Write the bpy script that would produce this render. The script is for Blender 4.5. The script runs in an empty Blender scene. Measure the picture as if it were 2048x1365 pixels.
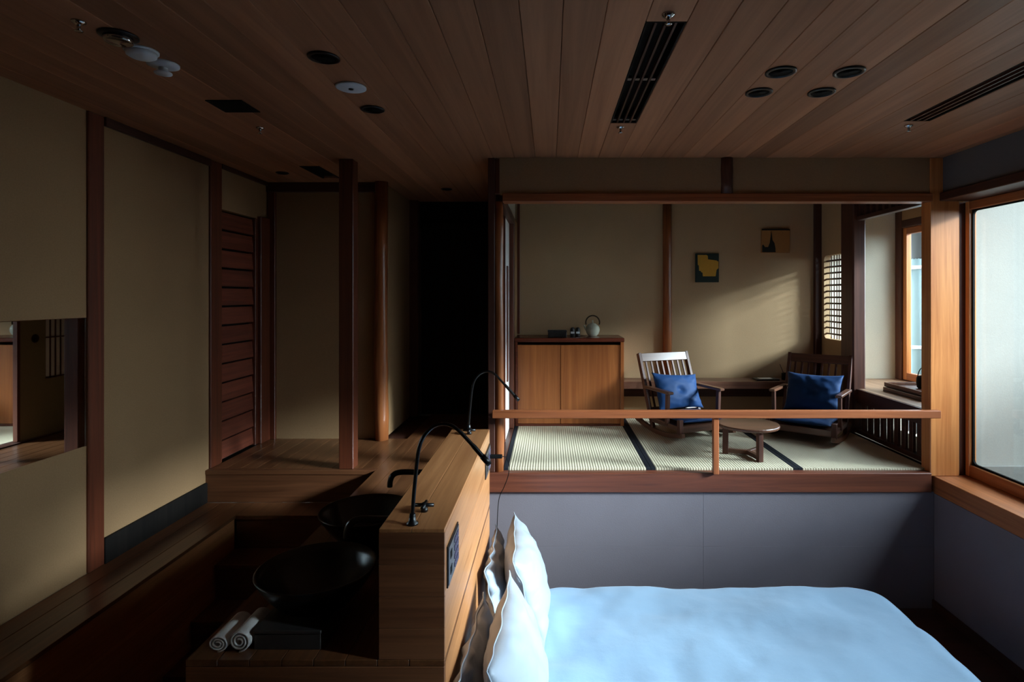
import bpy, bmesh, math, random
from mathutils import Vector, Matrix, noise
random.seed(7)
R = math.radians
PI = math.pi
S = bpy.context.scene
C = S.collection

# ---------------------------------------------------------------- camera / sky / exposure
F = 1150.0                       # focal length in pixels of the 2048 px frame
CX, CY = 1100.0, 592.0           # vanishing point of the lines that run into depth
CH = 1.14                        # camera height above the tatami floor (z = 0)
cd = bpy.data.cameras.new('camera')
cam = bpy.data.objects.new('camera', cd)
C.objects.link(cam)
cam.location = (0, 0, CH)
cam.rotation_euler = (R(90), 0, 0)
cd.sensor_width = 36.0
cd.lens = F / 2048 * 36.0
cd.shift_x = (1024 - CX) / 2048
cd.shift_y = (CY - 682.5) / 2048
cd.clip_start = 0.02
S.camera = cam

w = bpy.data.worlds.new('sky')
S.world = w
w.use_nodes = True
wb = w.node_tree.nodes['Background']
wb.inputs['Color'].default_value = (0.70, 0.86, 1.0, 1)
wb.inputs['Strength'].default_value = 13.0

# low hazy sun behind thin cloud: it comes over the courtyard fence, hence the wide disc
sd_ = bpy.data.lights.new('sun', 'SUN')
sd_.energy = 14.5
sd_.color = (0.76, 0.90, 1.0)
sd_.angle = R(12)
sun = bpy.data.objects.new('sun', sd_)
C.objects.link(sun)
sun.location = (9, -3, 5)
sun.rotation_euler = Vector((-1.0, 0.36, -0.41)).to_track_quat('-Z', 'Y').to_euler()

S.view_settings.view_transform = 'Standard'
S.view_settings.look = 'None'
S.view_settings.gamma = 1
S.view_settings.use_curve_mapping = False
S.view_settings.exposure = 0.0
S.cycles.use_denoising = True
S.cycles.max_bounces = 10
S.cycles.diffuse_bounces = 6
S.cycles.glossy_bounces = 4
S.cycles.transparent_max_bounces = 12

# ---------------------------------------------------------------- materials
MAT = {}

def srgb(r, g, b):
    def f(c):
        c /= 255.0
        return c / 12.92 if c <= 0.04045 else ((c + 0.055) / 1.055) ** 2.4
    return (f(r), f(g), f(b), 1)

def base_mat(name, rough=0.6, spec=0.5, metal=0.0):
    m = bpy.data.materials.new(name)
    m.use_nodes = True
    b = m.node_tree.nodes['Principled BSDF']
    b.inputs['Roughness'].default_value = rough
    b.inputs['Specular IOR Level'].default_value = spec
    b.inputs['Metallic'].default_value = metal
    MAT[name] = m
    return m, m.node_tree, b

def plain(name, col, rough=0.6, spec=0.5, metal=0.0, bump=0.0, bscale=60.0):
    m, nt, b = base_mat(name, rough, spec, metal)
    n, L = nt.nodes, nt.links
    tc = n.new('ShaderNodeTexCoord')
    nz = n.new('ShaderNodeTexNoise'); nz.inputs['Scale'].default_value = bscale
    nz.inputs['Detail'].default_value = 4
    L.new(tc.outputs['Object'], nz.inputs['Vector'])
    mx = n.new('ShaderNodeMix'); mx.data_type = 'RGBA'
    mx.inputs['A'].default_value = [c * 0.90 for c in col[:3]] + [1]
    mx.inputs['B'].default_value = [min(1, c * 1.08) for c in col[:3]] + [1]
    L.new(nz.outputs['Fac'], mx.inputs['Factor'])
    L.new(mx.outputs['Result'], b.inputs['Base Color'])
    if bump:
        bp = n.new('ShaderNodeBump'); bp.inputs['Strength'].default_value = bump
        bp.inputs['Distance'].default_value = 0.004
        L.new(nz.outputs['Fac'], bp.inputs['Height'])
        L.new(bp.outputs['Normal'], b.inputs['Normal'])
    return m

def wood(name, c1, c2, axis='Y', rough=0.45, spec=0.4, vary=0.25, fine=34.0, bump=0.12):
    """straight-grained timber; axis = direction of the grain; every object gets its own tone"""
    m, nt, b = base_mat(name, rough, spec)
    n, L = nt.nodes, nt.links
    tc = n.new('ShaderNodeTexCoord')
    oi = n.new('ShaderNodeObjectInfo')
    sc = n.new('ShaderNodeVectorMath'); sc.operation = 'MULTIPLY'
    v = [fine, fine, fine]; v['XYZ'.index(axis)] = fine * 0.035
    sc.inputs[1].default_value = v
    off = n.new('ShaderNodeVectorMath'); off.operation = 'ADD'
    rnd = n.new('ShaderNodeMath'); rnd.operation = 'MULTIPLY'; rnd.inputs[1].default_value = 57.0
    L.new(oi.outputs['Random'], rnd.inputs[0])
    L.new(tc.outputs['Object'], sc.inputs[0])
    L.new(sc.outputs[0], off.inputs[0])
    L.new(rnd.outputs[0], off.inputs[1])
    nz = n.new('ShaderNodeTexNoise'); nz.inputs['Scale'].default_value = 1.0
    nz.inputs['Detail'].default_value = 6; nz.inputs['Roughness'].default_value = 0.65
    nz.inputs['Distortion'].default_value = 0.6
    L.new(off.outputs[0], nz.inputs['Vector'])
    cr = n.new('ShaderNodeValToRGB')
    cr.color_ramp.elements[0].position = 0.30; cr.color_ramp.elements[0].color = c1
    cr.color_ramp.elements[1].position = 0.72; cr.color_ramp.elements[1].color = c2
    L.new(nz.outputs['Fac'], cr.inputs['Fac'])
    # broad tone bands along the piece
    nb = n.new('ShaderNodeTexNoise'); nb.inputs['Scale'].default_value = 0.12; nb.inputs['Detail'].default_value = 2
    L.new(off.outputs[0], nb.inputs['Vector'])
    hv = n.new('ShaderNodeHueSaturation')
    ma = n.new('ShaderNodeMath'); ma.operation = 'MULTIPLY_ADD'
    ma.inputs[1].default_value = 2 * vary; ma.inputs[2].default_value = 1 - vary
    L.new(oi.outputs['Random'], ma.inputs[0])
    mb = n.new('ShaderNodeMath'); mb.operation = 'MULTIPLY_ADD'
    mb.inputs[1].default_value = 0.5; mb.inputs[2].default_value = -0.25
    L.new(nb.outputs['Fac'], mb.inputs[0])
    ad = n.new('ShaderNodeMath'); ad.operation = 'ADD'
    L.new(ma.outputs[0], ad.inputs[0]); L.new(mb.outputs[0], ad.inputs[1])
    L.new(ad.outputs[0], hv.inputs['Value'])
    L.new(cr.outputs['Color'], hv.inputs['Color'])
    L.new(hv.outputs['Color'], b.inputs['Base Color'])
    bp = n.new('ShaderNodeBump'); bp.inputs['Strength'].default_value = bump
    bp.inputs['Distance'].default_value = 0.002
    L.new(nz.outputs['Fac'], bp.inputs['Height'])
    L.new(bp.outputs['Normal'], b.inputs['Normal'])
    return m

def plaster(name, col, rough=0.9, amp=0.16):
    m, nt, b = base_mat(name, rough, 0.15)
    n, L = nt.nodes, nt.links
    tc = n.new('ShaderNodeTexCoord')
    n1 = n.new('ShaderNodeTexNoise'); n1.inputs['Scale'].default_value = 140; n1.inputs['Detail'].default_value = 5
    n2 = n.new('ShaderNodeTexNoise'); n2.inputs['Scale'].default_value = 2.2; n2.inputs['Detail'].default_value = 3
    L.new(tc.outputs['Object'], n1.inputs['Vector']); L.new(tc.outputs['Object'], n2.inputs['Vector'])
    m1 = n.new('ShaderNodeMix'); m1.data_type = 'RGBA'
    m1.inputs['A'].default_value = [c * (1 - amp) for c in col[:3]] + [1]
    m1.inputs['B'].default_value = [min(1, c * (1 + amp)) for c in col[:3]] + [1]
    L.new(n1.outputs['Fac'], m1.inputs['Factor'])
    hv = n.new('ShaderNodeHueSaturation')
    ma = n.new('ShaderNodeMath'); ma.operation = 'MULTIPLY_ADD'
    ma.inputs[1].default_value = 0.25; ma.inputs[2].default_value = 0.875
    L.new(n2.outputs['Fac'], ma.inputs[0]); L.new(ma.outputs[0], hv.inputs['Value'])
    L.new(m1.outputs['Result'], hv.inputs['Color'])
    L.new(hv.outputs['Color'], b.inputs['Base Color'])
    bp = n.new('ShaderNodeBump'); bp.inputs['Strength'].default_value = 0.25; bp.inputs['Distance'].default_value = 0.002
    L.new(n1.outputs['Fac'], bp.inputs['Height']); L.new(bp.outputs['Normal'], b.inputs['Normal'])
    return m

def fabric(name, col, rough=0.8, sheen=0.3, scale=400.0, bump=0.15):
    m, nt, b = base_mat(name, rough, 0.25)
    n, L = nt.nodes, nt.links
    b.inputs['Base Color'].default_value = col
    b.inputs['Sheen Weight'].default_value = sheen
    tc = n.new('ShaderNodeTexCoord')
    nz = n.new('ShaderNodeTexNoise'); nz.inputs['Scale'].default_value = scale
    L.new(tc.outputs['Object'], nz.inputs['Vector'])
    n2 = n.new('ShaderNodeTexNoise'); n2.inputs['Scale'].default_value = 9.0; n2.inputs['Detail'].default_value = 5
    L.new(tc.outputs['Object'], n2.inputs['Vector'])
    ad = n.new('ShaderNodeMath'); ad.operation = 'MULTIPLY_ADD'; ad.inputs[1].default_value = 0.12
    L.new(nz.outputs['Fac'], ad.inputs[0]); L.new(n2.outputs['Fac'], ad.inputs[2])
    bp = n.new('ShaderNodeBump'); bp.inputs['Strength'].default_value = bump; bp.inputs['Distance'].default_value = 0.01
    L.new(ad.outputs[0], bp.inputs['Height']); L.new(bp.outputs['Normal'], b.inputs['Normal'])
    return m

def tatami_mat(name):
    m, nt, b = base_mat(name, 0.75, 0.25)
    n, L = nt.nodes, nt.links
    tc = n.new('ShaderNodeTexCoord')
    wv = n.new('ShaderNodeTexWave'); wv.wave_type = 'BANDS'; wv.bands_direction = 'X'
    wv.inputs['Scale'].default_value = 18.0; wv.inputs['Distortion'].default_value = 0.25
    wv.inputs['Detail'].default_value = 1.0
    L.new(tc.outputs['Object'], wv.inputs['Vector'])
    nz = n.new('ShaderNodeTexNoise'); nz.inputs['Scale'].default_value = 160
    L.new(tc.outputs['Object'], nz.inputs['Vector'])
    cr = n.new('ShaderNodeValToRGB')
    cr.color_ramp.elements[0].position = 0.0; cr.color_ramp.elements[0].color = srgb(172, 160, 136)
    cr.color_ramp.elements[1].position = 0.5; cr.color_ramp.elements[1].color = srgb(206, 194, 168)
    L.new(wv.outputs['Fac'], cr.inputs['Fac'])
    mx = n.new('ShaderNodeMix'); mx.data_type = 'RGBA'; mx.blend_type = 'MULTIPLY'; mx.inputs['Factor'].default_value = 0.35
    L.new(cr.outputs['Color'], mx.inputs['A']); L.new(nz.outputs['Color'], mx.inputs['B'])
    L.new(cr.outputs['Color'], b.inputs['Base Color'])
    bp = n.new('ShaderNodeBump'); bp.inputs['Strength'].default_value = 0.5; bp.inputs['Distance'].default_value = 0.003
    L.new(wv.outputs['Fac'], bp.inputs['Height']); L.new(bp.outputs['Normal'], b.inputs['Normal'])
    return m

def glass(name):
    m = bpy.data.materials.new(name); m.use_nodes = True
    nt = m.node_tree; n, L = nt.nodes, nt.links
    n.clear()
    out = n.new('ShaderNodeOutputMaterial'); mix = n.new('ShaderNodeMixShader')
    lw = n.new('ShaderNodeLayerWeight'); lw.inputs['Blend'].default_value = 0.5
    pw = n.new('ShaderNodeMath'); pw.operation = 'POWER'; pw.inputs[1].default_value = 5.0
    fr = n.new('ShaderNodeMath'); fr.operation = 'MULTIPLY_ADD'; fr.inputs[1].default_value = 0.95; fr.inputs[2].default_value = 0.03
    L.new(lw.outputs['Facing'], pw.inputs[0]); L.new(pw.outputs[0], fr.inputs[0])
    tr = n.new('ShaderNodeBsdfTransparent'); tr.inputs['Color'].default_value = (0.95, 0.98, 0.97, 1)
    gl = n.new('ShaderNodeBsdfGlossy'); gl.inputs['Roughness'].default_value = 0.0
    L.new(fr.outputs[0], mix.inputs[0]); L.new(tr.outputs[0], mix.inputs[1]); L.new(gl.outputs[0], mix.inputs[2])
    L.new(mix.outputs[0], out.inputs['Surface'])
    MAT[name] = m
    return m

wood('cedar_ceiling', srgb(146, 96, 68), srgb(180, 124, 90), 'Y', 0.5, 0.3, 0.22, 16)
wood('rail_z', srgb(126, 66, 36), srgb(172, 98, 58), 'Z', 0.4, 0.4, 0.06, 30)
wood('floor_wood', srgb(84, 50, 30), srgb(122, 78, 48), 'Y', 0.28, 0.5, 0.10, 40)
wood('step_wood', srgb(80, 46, 28), srgb(114, 70, 44), 'X', 0.35, 0.45, 0.10, 40)
wood('oak_y', srgb(158, 102, 62), srgb(192, 134, 88), 'Y', 0.3, 0.5, 0.06, 44)
wood('oak_x', srgb(104, 64, 42), srgb(138, 90, 60), 'X', 0.32, 0.45, 0.08, 44)
wood('post_orange', srgb(176, 100, 50), srgb(222, 146, 84), 'Z', 0.35, 0.45, 0.03, 30)
wood('post_red', srgb(76, 36, 23), srgb(116, 58, 36), 'Z', 0.38, 0.45, 0.08, 30)
wood('post_dark', srgb(62, 34, 26), srgb(96, 56, 42), 'Z', 0.5, 0.35, 0.08, 30)
wood('log_wood', srgb(112, 58, 30), srgb(176, 104, 58), 'Z', 0.32, 0.5, 0.08, 18)
wood('beam_x', srgb(126, 66, 36), srgb(172, 98, 58), 'X', 0.4, 0.4, 0.06, 30)
wood('beam_red', srgb(74, 38, 27), srgb(122, 66, 46), 'X', 0.38, 0.45, 0.06, 26)
wood('beam_y', srgb(136, 76, 44), srgb(186, 116, 70), 'Y', 0.35, 0.45, 0.06, 30)
wood('dark_y', srgb(52, 28, 22), srgb(84, 46, 34), 'Y', 0.45, 0.4, 0.08, 30)
wood('dark_x', srgb(52, 28, 22), srgb(84, 46, 34), 'X', 0.45, 0.4, 0.08, 30)
wood('clapboard', srgb(98, 46, 34), srgb(142, 74, 54), 'Y', 0.45, 0.4, 0.10, 36)
wood('cabinet_door', srgb(146, 78, 36), srgb(186, 110, 58), 'Z', 0.32, 0.5, 0.03, 26)
wood('cabinet_dark', srgb(86, 38, 26), srgb(126, 62, 42), 'X', 0.25, 0.5, 0.05, 26)
wood('walnut', srgb(66, 40, 30), srgb(106, 68, 50), 'X', 0.32, 0.55, 0.05, 30)
wood('walnut_y', srgb(72, 44, 34), srgb(118, 78, 58), 'Y', 0.3, 0.55, 0.05, 30)
wood('desk_wood', srgb(84, 52, 40), srgb(140, 96, 76), 'X', 0.3, 0.5, 0.05, 24)
wood('shelf_wood', srgb(120, 90, 70), srgb(176, 140, 112), 'Y', 0.4, 0.4, 0.05, 24)
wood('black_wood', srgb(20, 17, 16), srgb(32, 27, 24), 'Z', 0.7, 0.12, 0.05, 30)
plaster('plaster_tan', srgb(154, 120, 86))
plaster('plaster_pale', srgb(214, 206, 186))
plaster('plaster_tan_lit', srgb(184, 152, 116))  # same tan plaster made lighter: the alcove daylight is put into the colour
plaster('plaster_out', srgb(166, 162, 154), amp=0.10)
plaster('wall_grey', srgb(122, 114, 120), 0.85, 0.06)
plaster('wall_grey_dark', srgb(96, 92, 92), 0.85, 0.08)
plaster('gravel', srgb(62, 64, 54), 0.95, 0.3)
wood('fence_wood', srgb(48, 42, 36), srgb(70, 62, 54), 'Z', 0.8, 0.2)
tatami_mat('tatami')
plain('heri', srgb(22, 24, 32), 0.85, 0.2, bump=0.2, bscale=300)
plain('black_metal', srgb(16, 17, 20), 0.32, 0.5)
plain('black_matte', srgb(14, 14, 14), 0.7, 0.12)
plain('black_glaze', srgb(12, 13, 14), 0.28, 0.5, bump=0.1, bscale=20)
plain('black_lacquer', srgb(50, 47, 46), 0.35, 0.5)
plain('chrome', srgb(190, 190, 195), 0.12, 0.5, 1.0)
plain('steel', srgb(150, 152, 158), 0.35, 0.5, 1.0)
plain('white_plastic', srgb(214, 216, 222), 0.4, 0.5)
plain('white_paper', srgb(236, 234, 230), 0.9, 0.1)
plain('fusuma_paper', srgb(150, 136, 106), 0.9, 0.1)
plain('label_white', srgb(226, 228, 230), 0.6, 0.3)
plain('celadon', srgb(206, 206, 184), 0.25, 0.5, bump=0.1, bscale=30)
plain('bronze', srgb(70, 48, 24), 0.4, 0.5, 0.6)
plain('rattan', srgb(64, 46, 26), 0.7, 0.3)
plain('gold', srgb(206, 152, 52), 0.5, 0.5, 0.35, bump=0.3, bscale=60)
plain('art_green', srgb(18, 38, 34), 0.6, 0.4, bump=0.3, bscale=50)
plain('art_brown', srgb(170, 118, 66), 0.7, 0.3)
plain('art_dark', srgb(30, 30, 26), 0.7, 0.3)
plain('pipe_grey', srgb(110, 128, 132), 0.45, 0.5)
plain('stone', srgb(138, 136, 130), 0.85, 0.2, bump=0.3, bscale=40)
plain('tile_roof', srgb(60, 62, 66), 0.6, 0.4)
plain('towel', srgb(236, 232, 228), 0.95, 0.1, bump=0.6, bscale=500)
plain('button_violet', srgb(74, 66, 92), 0.4, 0.5)
plain('mirror', srgb(235, 238, 236), 0.015, 0.5, 1.0)
MAT['mirror'].node_tree.nodes['Noise Texture'].inputs['Scale'].default_value = 0.5
fabric('duvet_blue', srgb(152, 183, 211), 0.75, 0.2, 500, 0.35)
fabric('bed_linen', srgb(236, 238, 240), 0.75, 0.2, 500, 0.10)
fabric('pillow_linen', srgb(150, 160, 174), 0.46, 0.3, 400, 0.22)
fabric('indigo', srgb(8, 50, 96), 0.65, 0.04, 700, 0.12)
glass('glass')

# ---------------------------------------------------------------- building helpers
def mesh_obj(name, verts, faces, mat, parent=None, smooth=False, local=False):
    """verts are in world space unless local; the origin goes to the base centre (or the parent's origin)"""
    if parent is not None:
        o_ = Vector((0, 0, 0)) if local else parent.matrix_world.translation.copy()
        if not local:
            o_ = Vector(parent['_loc'])
    else:
        xs = [v[0] for v in verts]; ys = [v[1] for v in verts]; zs = [v[2] for v in verts]
        o_ = Vector(((min(xs) + max(xs)) / 2, (min(ys) + max(ys)) / 2, min(zs)))
    me = bpy.data.meshes.new(name)
    me.from_pydata([tuple(Vector(v) - o_) for v in verts], [], faces)
    me.update()
    if smooth:
        for p in me.polygons:
            p.use_smooth = True
    me.materials.append(MAT[mat])
    ob = bpy.data.objects.new(name, me)
    C.objects.link(ob)
    if parent is not None:
        ob.parent = parent
        ob['_loc'] = tuple(parent['_loc'])
    else:
        ob.location = o_
        ob['_loc'] = tuple(o_)
    return ob

def box_data(x0, x1, y0, y1, z0, z1, bev=0.0):
    if bev <= 0:
        v = [(x, y, z) for x in (x0, x1) for y in (y0, y1) for z in (z0, z1)]
        f = [(0, 1, 3, 2), (4, 6, 7, 5), (0, 4, 5, 1), (2, 3, 7, 6), (0, 2, 6, 4), (1, 5, 7, 3)]
        return v, f
    bm = bmesh.new()
    bmesh.ops.create_cube(bm, size=1.0)
    for v in bm.verts:
        v.co = Vector(((x0 + x1) / 2 + v.co.x * (x1 - x0), (y0 + y1) / 2 + v.co.y * (y1 - y0),
                       (z0 + z1) / 2 + v.co.z * (z1 - z0)))
    b = min(bev, 0.45 * min(abs(x1 - x0), abs(y1 - y0), abs(z1 - z0)))
    bmesh.ops.bevel(bm, geom=bm.edges[:], offset=b, segments=1, affect='EDGES')
    bm.verts.index_update()
    v = [tuple(q.co) for q in bm.verts]; f = [tuple(q.index for q in p.verts) for p in bm.faces]
    bm.free()
    return v, f

def join(*parts):
    V, Fc = [], []
    for v, f in parts:
        k = len(V); V += list(v); Fc += [tuple(i + k for i in q) for q in f]
    return V, Fc

def box(name, x0, x1, y0, y1, z0, z1, mat, parent=None, bev=0.0, local=False):
    v, f = box_data(x0, x1, y0, y1, z0, z1, bev)
    return mesh_obj(name, v, f, mat, parent, local=local)

def tube_data(pts, r, seg=10, caps=True):
    pts = [Vector(p) for p in pts]
    rs = r if isinstance(r, (list, tuple)) else [r] * len(pts)
    V, Fc = [], []
    up = None
    for i, p in enumerate(pts):
        t = (pts[min(i + 1, len(pts) - 1)] - pts[max(i - 1, 0)]).normalized()
        if up is None:
            up = t.orthogonal().normalized()
        else:
            up = (up - t * up.dot(t)).normalized()
        s = t.cross(up)
        for k in range(seg):
            a = 2 * PI * k / seg
            V.append(tuple(p + (up * math.cos(a) + s * math.sin(a)) * rs[i]))
    for i in range(len(pts) - 1):
        for k in range(seg):
            a, b = i * seg + k, i * seg + (k + 1) % seg
            Fc.append((a, b, b + seg, a + seg))
    if caps:
        Fc.append(tuple(reversed(range(seg))))
        Fc.append(tuple(range((len(pts) - 1) * seg, len(pts) * seg)))
    return V, Fc

def smooth_path(ctrl, n=8):
    """Catmull-Rom through the control points"""
    P = [Vector(c) for c in ctrl]
    P = [P[0] * 2 - P[1]] + P + [P[-1] * 2 - P[-2]]
    out = []
    for i in range(1, len(P) - 2):
        for k in range(n):
            t = k / n
            a, b, c, d = P[i - 1], P[i], P[i + 1], P[i + 2]
            out.append(0.5 * ((2 * b) + (c - a) * t + (2 * a - 5 * b + 4 * c - d) * t * t + (3 * b - a - 3 * c + d) * t ** 3))
    out.append(P[-2])
    return out

def tube(name, pts, r, mat, parent=None, seg=10, local=False):
    v, f = tube_data(pts, r, seg)
    return mesh_obj(name, v, f, mat, parent, True, local)

def lathe_data(prof, cx, cy, cz, seg=32, wob=None):
    V, Fc = [], []
    for i, (r, z) in enumerate(prof):
        for k in range(seg):
            a = 2 * PI * k / seg
            rr = r
            if wob:
                rr = r * wob(a, z)
            V.append((cx + rr * math.cos(a), cy + rr * math.sin(a), cz + z))
    for i in range(len(prof) - 1):
        for k in range(seg):
            a, b = i * seg + k, i * seg + (k + 1) % seg
            Fc.append((a, b, b + seg, a + seg))
    Fc.append(tuple(reversed(range(seg))))
    Fc.append(tuple(range((len(prof) - 1) * seg, len(prof) * seg)))
    return V, Fc

def lathe(name, prof, cx, cy, cz, mat, parent=None, seg=32, wob=None, local=False, smooth=True):
    v, f = lathe_data(prof, cx, cy, cz, seg, wob)
    return mesh_obj(name, v, f, mat, parent, smooth, local)

def tag(o, label=None, cat=None, group=None, kind=None):
    if label: o['label'] = label
    if cat: o['category'] = cat
    if group: o['group'] = group
    if kind: o['kind'] = kind
    return o

def thing(name, label, cat, loc, group=None, kind=None):
    o = bpy.data.objects.new(name, None)
    C.objects.link(o)
    o.empty_display_size = 0.1
    o.location = loc
    o['_loc'] = tuple(loc)
    return tag(o, label, cat, group, kind)

def struct(o, label, cat):
    return tag(o, label, cat, kind='structure')

def hole_panel(y0, y1, z0, z1, hy0, hy1, hz0, hz1, x0, x1, rad=0.0, n=6):
    """slab in the YZ plane with a (rounded) hole; thickness x0..x1"""
    inner, outer = [], []
    cs = [(hy1 - rad, hz1 - rad, 0), (hy0 + rad, hz1 - rad, 90), (hy0 + rad, hz0 + rad, 180), (hy1 - rad, hz0 + rad, 270)]
    oc = [(y1, z1), (y0, z1), (y0, z0), (y1, z0)]
    for (cy, cz, a0), o in zip(cs, oc):
        for k in range(n + 1):
            a = R(a0 + 90 * k / n)
            inner.append((cy + rad * math.cos(a), cz + rad * math.sin(a)))
            outer.append(o)
    N = len(inner)
    V = []
    for x in (x0, x1):
        V += [(x, y, z) for y, z in inner] + [(x, y, z) for y, z in outer]
    Fc = []
    for k in range(N):
        j = (k + 1) % N
        Fc.append((k, j, N + j, N + k))
        Fc.append((2 * N + k, 3 * N + k, 3 * N + j, 2 * N + j))
        Fc.append((k, 2 * N + k, 2 * N + j, j))
        if outer[k] != outer[j]:
            Fc.append((N + k, N + j, 3 * N + j, 3 * N + k))
    # drop faces that collapse where the outer corner repeats
    out = []
    for f in Fc:
        pts = []
        for i in f:
            if not pts or V[i] != V[pts[-1]]:
                pts.append(i)
        if len(pts) > 1 and V[pts[0]] == V[pts[-1]]:
            pts.pop()
        if len(pts) >= 3:
            out.append(tuple(pts))
    return V, out

# ================================================================= ROOM SHELL
ZC = 2.04          # underside of the ceiling boards
YF = 3.75          # front plane of the tatami alcove and of the corridor step
YB = 5.46          # back wall of the alcove
XL = -2.25         # left wall
XR = 2.504         # lower right wall
ZFL = -0.90        # sunken floor of the bed
Y0 = -1.30         # wall behind the camera

# ceiling: a dark backing with long cedar boards under it
ceil = struct(box('ceiling', -2.36, 2.80, Y0 - .1, 5.66, 2.12, 2.22, 'black_wood'), 'cedar board ceiling over the bedroom and corridor', 'ceiling')
PITCH = 0.137
k = -19
while 0.315 + PITCH * k < 2.60:
    xa = max(0.315 + PITCH * k, XL); xb = min(0.315 + PITCH * (k + 1), 2.60)
    k += 1
    if xb - xa < 0.01:
        continue
    xm = (xa + xb) / 2
    yend = 5.50 if xm < -0.36 else YF
    spans = [(Y0, yend)]
    for (vx0, vx1, vy0, vy1) in ((0.315, 0.452, 1.89, 3.0), (1.822, 1.959, 1.86, 2.966)):
        if vx0 - .005 < xm < vx1 + .005:
            spans = [(Y0, vy0), (vy1, yend)]
    if -1.74 < xm < -1.60:
        spans = [(Y0, 3.99), (4.40, yend)]
    for (ya, yb) in spans:
        dz = random.uniform(0, 0.0012)
        box('board', xa + .0008, xb - .0008, ya, yb, ZC + dz, ZC + .02, 'cedar_ceiling', ceil, 0.002)

# outer shell that keeps daylight out everywhere but at the windows
struct(box('foundation', -2.60, 2.80, Y0 - .3, 5.80, -1.20, -1.005, 'stone'), 'concrete foundation slab under the house', 'foundation')
struct(box('wall_outer_left', -2.60, -2.38, Y0 - .3, 5.80, -1.0, 2.22, 'plaster_out'), 'outer house wall behind the mirror wall', 'wall')
struct(box('wall_outer_rear', -2.36, 2.61, 5.66, 5.80, -1.0, 2.22, 'plaster_out'), 'outer house wall behind the tatami room', 'wall')

# left wall with posts
wl = struct(box('wall_left', XL - .10, XL, Y0 - .1, 2.79, -0.21, 2.12, 'plaster_tan'), 'tan plaster wall holding the long mirror', 'wall')
wl2 = struct(box('wall_left', XL - .10, XL, 2.89, 3.79, -0.21, 2.12, 'plaster_tan'), 'tan plaster wall panel between the mirror post and the step post', 'wall')
wl3 = struct(box('wall_left', XL - .10, XL, 3.92, 4.42, 1.735, 2.12, 'plaster_tan'), 'short tan plaster wall above the clapboard door', 'wall')
struct(box('trim_1', XL - .09, XL + .012, 2.79, 2.89, -0.21, ZC, 'post_red', bev=.004), 'square red-brown post between the mirror wall and the tan panel', 'post')
struct(box('trim_2', XL - .09, XL + .015, 3.79, 3.92, 0.0, ZC, 'post_red', bev=.004), 'red-brown wall post standing on the step corner', 'post')
struct(box('trim_3', XL - .09, XL + .03, 4.42, 4.60, 0.0, 1.75, 'post_red', bev=.004), 'red-brown jamb post between the clapboard door and the corridor wall', 'post')
struct(box('wall_left', XL - .10, XL, 4.42, 4.60, 1.75, 2.12, 'plaster_tan'), 'small tan plaster piece above the jamb post', 'wall')
struct(box('trim_4', XL, XL + .02, 2.89, 3.79, ZC - .045, ZC, 'dark_y', bev=.003), 'dark cornice strip above the tan panel by the step', 'trim')
struct(box('trim_5', XL, XL + .02, 3.92, 4.60, ZC - .03, ZC, 'dark_y', bev=.003), 'dark cornice strip above the clapboard door', 'trim')
struct(box('baseboard_left', XL, XL + .018, 2.89, YF, -0.21, -0.08, 'black_wood', bev=.003), 'dark baseboard under the tan panel by the step', 'baseboard')

# clapboard door in the left wall
door = thing('door_1', 'red-brown clapboard door beside the corridor step', 'door', (XL - .04, 4.17, 0), kind='structure')
box('panel', XL - .09, XL - .057, 3.92, 4.42, 0, 1.735, 'black_wood', door)
for i in range(13):
    z0 = 0.014 + i * 0.1325
    z1 = min(z0 + 0.117, 1.735)
    v = []
    for y in (3.925, 4.384):
        v += [(XL - .056, y, z0), (XL - .010, y, z0), (XL - .022, y, z1), (XL - .056, y, z1)]
    f = [(0, 1, 2, 3), (7, 6, 5, 4), (0, 4, 5, 1), (1, 5, 6, 2), (2, 6, 7, 3), (3, 7, 4, 0)]
    mesh_obj('clapboard', v, f, 'clapboard', door)
box('stile', XL - .05, XL + .004, 4.385, 4.42, 0, 1.735, 'post_red', door, .003)

# corridor back walls
struct(box('wall_corridor', -2.25, -1.32, 4.584, 4.68, 0, 2.12, 'plaster_tan'), 'tan plaster wall at the end of the corridor step', 'wall')
struct(box('wall_corridor_side', -1.42, -1.32, 4.684, 5.44, 0, 2.12, 'plaster_tan'), 'tan plaster side wall running to the dark doorway', 'wall')
struct(box('trim_6', -2.25, -1.30, 4.55, 4.584, ZC - .075, ZC, 'dark_x', bev=.003), 'dark cornice rail above the corridor end wall', 'trim')
struct(box('trim_7', -2.235, -2.18, 4.555, 4.584, 0, ZC - .075, 'post_red', bev=.003), 'thin red-brown corner strip at the corridor end wall', 'trim')
# log post at the corner of the corridor
prof = [(0.052, 0), (0.053, .2), (0.050, .45), (0.056, .55), (0.051, .8), (0.049, 1.2), (0.052, 1.5), (0.050, 2.04)]
wobf = lambda a, z: 1 + 0.06 * math.sin(3 * a + 4 * z) + 0.04 * math.sin(7 * z + a)
o = lathe('trim_8', prof, -1.335, 4.55, 0, 'log_wood', seg=20, wob=wobf)
struct(o, 'peeled round log post at the corridor wall corner', 'post')
# free-standing square post on the step edge
struct(box('trim_9', -1.387, -1.292, 3.775, 3.870, 0, ZC, 'post_red', bev=.004), 'free-standing square red-brown post on the step edge', 'post')
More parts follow.
